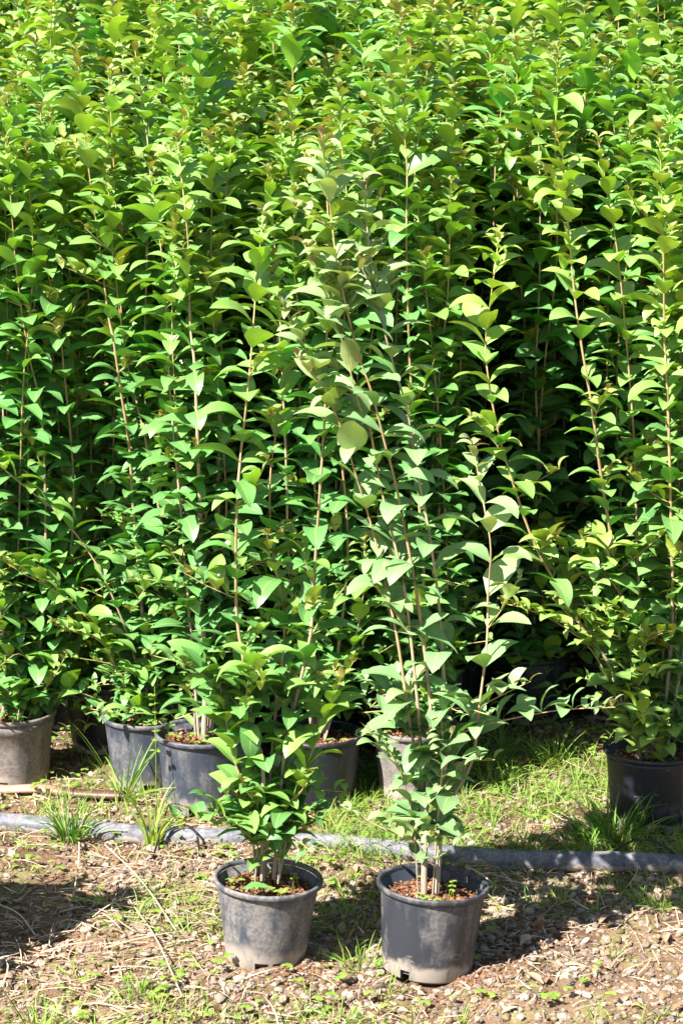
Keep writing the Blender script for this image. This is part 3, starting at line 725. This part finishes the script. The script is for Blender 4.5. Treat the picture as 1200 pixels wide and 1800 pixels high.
# brown strip
b = Buf(); P = resample([gp(-60, 1378, .016), gp(0, 1386, .018), (gp(70, 1392, .018)), gp(140, 1402, .016), gp(222, 1412, .012)], .015)
T = np.gradient(P, axis=0); T /= np.linalg.norm(T, axis=1)[:, None]; Sd = np.cross(T, [0, 0, 1.0])
prof = [(-.019, -.008), (-.019, .0), (-.012, .0075), (.0, .010), (.012, .0075), (.019, .0), (.019, -.008), (.016, -.008), (.0, .006), (-.016, -.008)]
n = len(P); m = len(prof); V = []
for k in range(n):
    for a, c in prof: V.append(P[k]+Sd[k]*a+np.array([0, 0, c]))
Q = [[k*m+a, k*m+(a+1) % m, (k+1)*m+(a+1) % m, (k+1)*m+a] for k in range(n-1) for a in range(m)]
tn = np.repeat(np.stack([np.clip((n*.62-np.arange(n))/(n*.12), 0, 1), np.full(n, .5), np.zeros(n)], -1), m, 0)  # tone paints the sunlit left part tan, the rest dark brown
b.add(V, Q, None, None, tn)
tag(obj('plastic_strip', b.mesh('plastic_strip', M_STRIP)), 'old brown plastic strip lying behind the pipe by the muddy left pot', 'strip')

# ------------------------------------------------------------------ gravel, straw, grass
rs = np.random.RandomState(77)
def inside_pot(x, y, pad=.0):
    m = np.zeros(len(x), bool)
    for a, c in POTS: m |= np.hypot(x-a, y-c) < .098+pad
    return m
def field(n, y0=4.15, y1=6.4):
    y1 = min(y1, 6.4); n = int(n*1.35)
    y = rs.uniform(3.85, y1, n); x = rs.uniform(-1, 1, n)*(y*.152+.28); return x, y
x, y = field(60000)
den = vnoise(x*2.3+20, y*2.3)+.5+.25*vnoise(x*9, y*9)+np.clip(x, -.5, .4)*.34+np.where((y > 5.0) & (y < 5.5), .12, 0)
k = (rs.rand(len(x)) < np.clip((den-.14)*.80, .07, .8)) & ~inside_pot(x, y)
x, y = x[k], y[k]; r = np.clip(rs.lognormal(math.log(.0045), .45, len(x)), .002, .012)
P = np.stack([x, y, hgt(x, y)+r*.28], -1)
tn = np.stack([rs.beta(1.5, 2.1, len(x)), rs.rand(len(x)), (rs.rand(len(x)) < .2)*rs.rand(len(x))], -1)
b = Buf(); big = r > .0062; blobs(b, P[big], r[big], 3, tn[big], .62, 2); blobs(b, P[~big], r[~big], 4, tn[~big], .62, 1)
tag(obj('gravel', b.mesh('gravel', M_STONE, smooth=False)), 'pale pebbles scattered over the brown soil', 'gravel', kind='stuff')
# reddish potting crumbs
x, y = field(9000); d = np.min([np.hypot(x-a, y-c) for a, c in (F1, F2, C_, A)], 0)
k = ((rs.rand(len(x)) < np.clip(1.1-(d-.09)/.16, 0, 1)*.8) | (rs.rand(len(x)) < .12)) & ~inside_pot(x, y); x, y = x[k], y[k]
# more spilled crumbs right of the dark pot and round the grey one
xa = np.concatenate([F2[0]+rs.normal(.09, .05, 500), F1[0]+rs.normal(.03, .10, 500)]); ya = np.concatenate([F2[1]+rs.normal(-.07, .03, 500), F1[1]+rs.normal(-.09, .035, 500)])
kk = ~inside_pot(xa, ya); x = np.concatenate([x, xa[kk]]); y = np.concatenate([y, ya[kk]])
r = rs.uniform(.0015, .005, len(x)); b = Buf()
blobs(b, np.stack([x, y, hgt(x, y)+r*.4], -1), r, 8, np.stack([rs.rand(len(x)), rs.rand(len(x)), rs.rand(len(x))*.2], -1), .6, 1)
tag(obj('potting_crumbs', b.mesh('potting_crumbs', M_COIR, smooth=False)), 'reddish crumbs of potting mix spilled around the pots', 'soil crumbs', kind='stuff')
# soil clods
x, y = field(7000); k = (rs.rand(len(x)) < vnoise(x*3.1, y*3.1+60)+.5) & ~inside_pot(x, y, .01); x, y = x[k], y[k]
r = np.clip(rs.lognormal(math.log(.0055), .45, len(x)), .003, .012); b = Buf()
blobs(b, np.stack([x, y, hgt(x, y)+r*.12], -1), r, 18, np.stack([rs.rand(len(x)), rs.rand(len(x)), rs.rand(len(x))*.4], -1), .6, 2)
tag(obj('soil_clods', b.mesh('soil_clods', M_CLOD)), 'crumbling brown clods of soil between the pebbles', 'soil', kind='stuff')
# dry straw lying about
x, y = field(7500, 4.1, 6.0)
den = vnoise(x*3+50, y*3)+.55-np.clip(x, -.3, .5)*.2
k = (rs.rand(len(x)) < den) & ~inside_pot(x, y, .02); x, y = x[k], y[k]; n = len(x)
L_ = np.clip(rs.lognormal(math.log(.05), .6, n), .015, .26)
dp = np.min([np.hypot(x-a, y-c) for a, c in POTS], 0)-.10; L_ = np.minimum(L_, np.maximum(dp, .012))
b = Buf(); leaves(b, np.stack([x, y, hgt(x, y)+.004+rs.rand(n)*.006], -1), rs.uniform(0, 6.28, n), rs.uniform(-.02, .3, n), L_, rs.uniform(.0018, .0042, n), rs.uniform(.0, .5, n), .3, rs.normal(0, .4, n),
    np.stack([rs.rand(n), rs.rand(n), (rs.rand(n) < .10)*.6], -1), 6, 2, prof_straw, curl=rs.normal(0, .5, n))
tag(obj('dry_straw', b.mesh('dry_straw', M_STRAW)), 'dead straw and dry grass stalks littering the soil', 'straw', kind='stuff')

def tuft(buf, c, n, h, spread, tone=(.4, .5, 0), wd=.0028, lean=(0, 0), bend=1.2, rr=.012, dry=.1, seed=0):
    q = np.random.RandomState(seed)
    az = q.uniform(0, 6.28, n); rad_ = rr*np.sqrt(q.rand(n)); L_ = h*q.uniform(.45, 1.1, n)
    P = np.stack([c[0]+rad_*np.cos(az), c[1]+rad_*np.sin(az), np.full(n, c[2]-.004)], -1)
    el = np.pi/2-np.abs(q.normal(0, spread, n))
    tn = np.stack([np.clip(tone[0]+q.normal(0, .13, n), 0, 1), q.rand(n), (q.rand(n) < dry)*.9], -1)
    leaves(buf, P, az+q.normal(0, .3, n), el, L_, wd*q.uniform(.7, 1.2, n), np.abs(q.normal(bend, .5, n)), .35, q.normal(0, .5, n), tn, 7, 2, prof_blade, curl=q.normal(0, .4, n))
# general grass cover
b = Buf(); q = 0
x, y = field(6500, 4.1, 6.7)
for a, c in zip(x, y):
    dn = vnoise(np.array(a*2.8+7), np.array(c*2.8+31))+.06
    if c > 5.28 and a > -.05 and c < 6.2: dn += .66
    if c > 5.5 and a < -.3: dn += .12
    if math.hypot(a-.56, c-5.45) < .13: dn -= .6
    if 4.45 < c < 4.75 and -.1 < a < .12: dn += .25
    if c < 5.2 and a > .25: dn -= .15
    if rs.rand() > dn or min(math.hypot(a-u, c-v) for u, v in POTS) < .115: continue
    lush = c > 5.28 and a > -.05
    tuft(b, (a, c, float(hgt(a, c))), rs.randint(4, 11), rs.uniform(.03, .09)*(1.3 if lush else 1.0), .6, (rs.uniform(.35, .85),), .0042, rr=.012, dry=.12 if lush else .35, seed=rs.randint(1 << 30))
tag(obj('grass', b.mesh('grass', M_GRASS)), 'short yellow-green grass sprouting through the gravel', 'grass', kind='stuff')
# low clover cover
x, y = field(3300, 4.1, 6.6); b = Buf(); PP = []; AZ = []; SZ = []; TN = []
for a, c in zip(x, y):
    dn = vnoise(np.array(a*4+70), np.array(c*4+3))+.12+(.35 if c > 5.75 else 0)+(.12 if c > 5.3 else 0)
    if rs.rand() > dn or min(math.hypot(a-u, c-v) for u, v in POTS) < .105: continue
    s = rs.uniform(.006, .015); z = float(hgt(a, c))+rs.uniform(.006, .03); a0 = rs.rand()*6.28; t = [rs.uniform(.45, 1), rs.rand(), 0]
    for e in range(3): PP.append([a, c, z]); AZ.append(a0+e*2.094); SZ.append(s); TN.append(t)
SZ = np.array(SZ); leaves(b, PP, AZ, .2, SZ, SZ*.95, .5, .2, 0, TN, 5, 2, prof_round)
tag(obj('clover', b.mesh('clover', M_GRASS)), 'tiny clover leaves creeping over the soil', 'ground cover', kind='stuff')

TU = [  # px, py, blades, height, spread, tone, width, radius, label
    (268, 1488, 26, .20, .17, .80, .0095, .016, 'tall bright yellow-green grass tuft in front of the slate-blue pot'),
    (125, 1478, 80, .15, .36, .02, .0060, .034, 'dark green grass tuft growing over the pipe below the muddy left pot'),
    (215, 1415, 30, .28, .50, .38, .0065, .020, 'long arching grass tuft at the end of the brown strip'),
    (1075, 1478, 170, .17, .50, .02, .0065, .075, 'wide dark green grass tuft in front of the near-black right pot'),
    (690, 1495, 30, .12, .30, .35, .0050, .028, 'green grass tuft standing over the pipe behind the dark front pot'),
    (915, 1500, 44, .12, .45, .25, .0048, .034, 'green grass tuft over the middle of the pipe, right of the dull-leaved shrub'),
    (245, 1745, 40, .08, .50, .35, .0042, .020, 'small green grass tuft near the bottom left, in front of the grey pot'),
    (1078, 1685, 16, .085, .35, .60, .0030, .012, 'lone small grass tuft on bare soil at the lower right'),
    (635, 1690, 60, .10, .45, .40, .0042, .042, 'grass tuft between the grey and the blue-black front pots'),
    (590, 1795, 60, .07, .60, .45, .0042, .040, 'low grass tuft at the bottom edge below the gap between the front pots'),
    (720, 1815, 9, .10, .28, .75, .0055, .012, 'pale broad grass blades at the bottom edge in front of the blue-black pot'),
    (1160, 1600, 30, .11, .35, .45, .0042, .018, 'small green grass tuft near the right edge below the pipe'),
    (970, 1350, 40, .13, .35, .70, .0042, .034, 'yellow-green grass tuft by the dark gap behind the pipe'),
    (70, 1815, 44, .10, .55, .75, .0045, .03, 'yellowing grass tuft in the bottom left corner'),
]
for k, (px, py, n, h, sprd, tn_, wd, rr, lab) in enumerate(TU):
    g = gp(px, py); b = Buf(); tuft(b, (0, 0, 0), n, h, sprd, (tn_,), wd, rr=rr, dry=.12, seed=900+k, bend=.9)
    o = obj('grass_tuft', b.mesh('grass_tuft', M_GRASS), None, tuple(g)); tag(o, lab, 'grass tuft', 'separate grass tufts around the pots')
# rusty stub and dead clump
g = gp(948, 1640); b = Buf(); tuft(b, (0, 0, 0), 34, .04, .45, (.2,), .003, rr=.012, dry=0, seed=5, bend=.3)
b.tone = [np.tile([.3, .5, .95], (len(t), 1)) for t in b.tone]
tag(obj('dead_stub', b.mesh('dead_stub', M_STRAW), None, tuple(g)), 'short rusty brown dead grass stub on the gravel right of the blue-black pot', 'dead grass')
# broad leaf blade in the corner
g = gp(60, 1830); b = Buf()
leaves(b, [[0, 0, 0], [.01, 0, 0], [0, .01, 0]], [2.6, 1.2, 5.8], [1.05, .8, .5], [.16, .08, .09], [.022, .014, .012], [.35, .5, .8], .3, [.6, 0, .3], [[.35, .6, 0], [.6, .5, 0], [.7, .4, .2]], 8, 4, prof_blade)
tag(obj('broad_blade_weed', b.mesh('broad_blade_weed', M_GRASS), None, tuple(g)), 'broad pointed green blade rising from the bottom left corner', 'weed')
# long dry stalks
ST = [((185, 1490), (310, 1640), 'long bleached stalk lying across the soil left of the grey pot'),
      ((228, 1580), (320, 1760), 'pale flattened stalk lying towards the bottom, left of the grey pot'),
      ((0, 1600), (62, 1640), 'dry stalk lying in the shade at the left edge'),
      ((140, 1490), (128, 1590), 'bundled dry stalk bent down below the pipe at the left')]
for k, (p0, p1, lab) in enumerate(ST):
    a = gp(*p0, .012); c = gp(*p1, .010); b = Buf(); mid_ = (a+c)/2+np.array([.006, 0, .012])
    tube(b, resample([a, mid_, c], .015), .0017, 6, (.85, .5, 0))
    tag(obj('dry_stalk', b.mesh('dry_stalk', M_STRAW)), lab, 'stalk', 'long dry stalks on the soil')
# thin weed stem standing before the slate-blue pot
a = gp(276, 1440, 0); b = Buf(); h0 = np.array([a[0]-.0, a[1]-.02, 0])
tube(b, resample([h0, h0+[.002, .0, .17], h0+[.001, .01, .36]], .02), .0012, 5, (.5, .5, 0))
n = 14; zz = np.repeat(np.linspace(.19, .34, 7), 2)
leaves(b, np.stack([np.full(n, h0[0]), np.full(n, h0[1]+.003), zz], -1), rs.uniform(0, 6.28, n), .3, rs.uniform(.012, .022, n), .014, .5, .2, 0, np.stack([rs.uniform(.4, 1, n), rs.rand(n), (rs.rand(n) < .3)*.6], -1), 5, 2, prof_round)
tag(obj('climbing_weed', b.mesh('climbing_weed', M_GRASS)), 'thin upright weed with tiny round leaves at the left side of the slate-blue pot', 'weed')
# a white pebble that stands out
b = Buf(); blobs(b, [[0, 0, .004]], .013, 2, (1, .5, 0), .7, 2)
tag(obj('white_stone', b.mesh('white_stone', M_STONE), None, tuple(gp(22, 1512))), 'bright white stone on the soil below the left end of the pipe', 'stone')
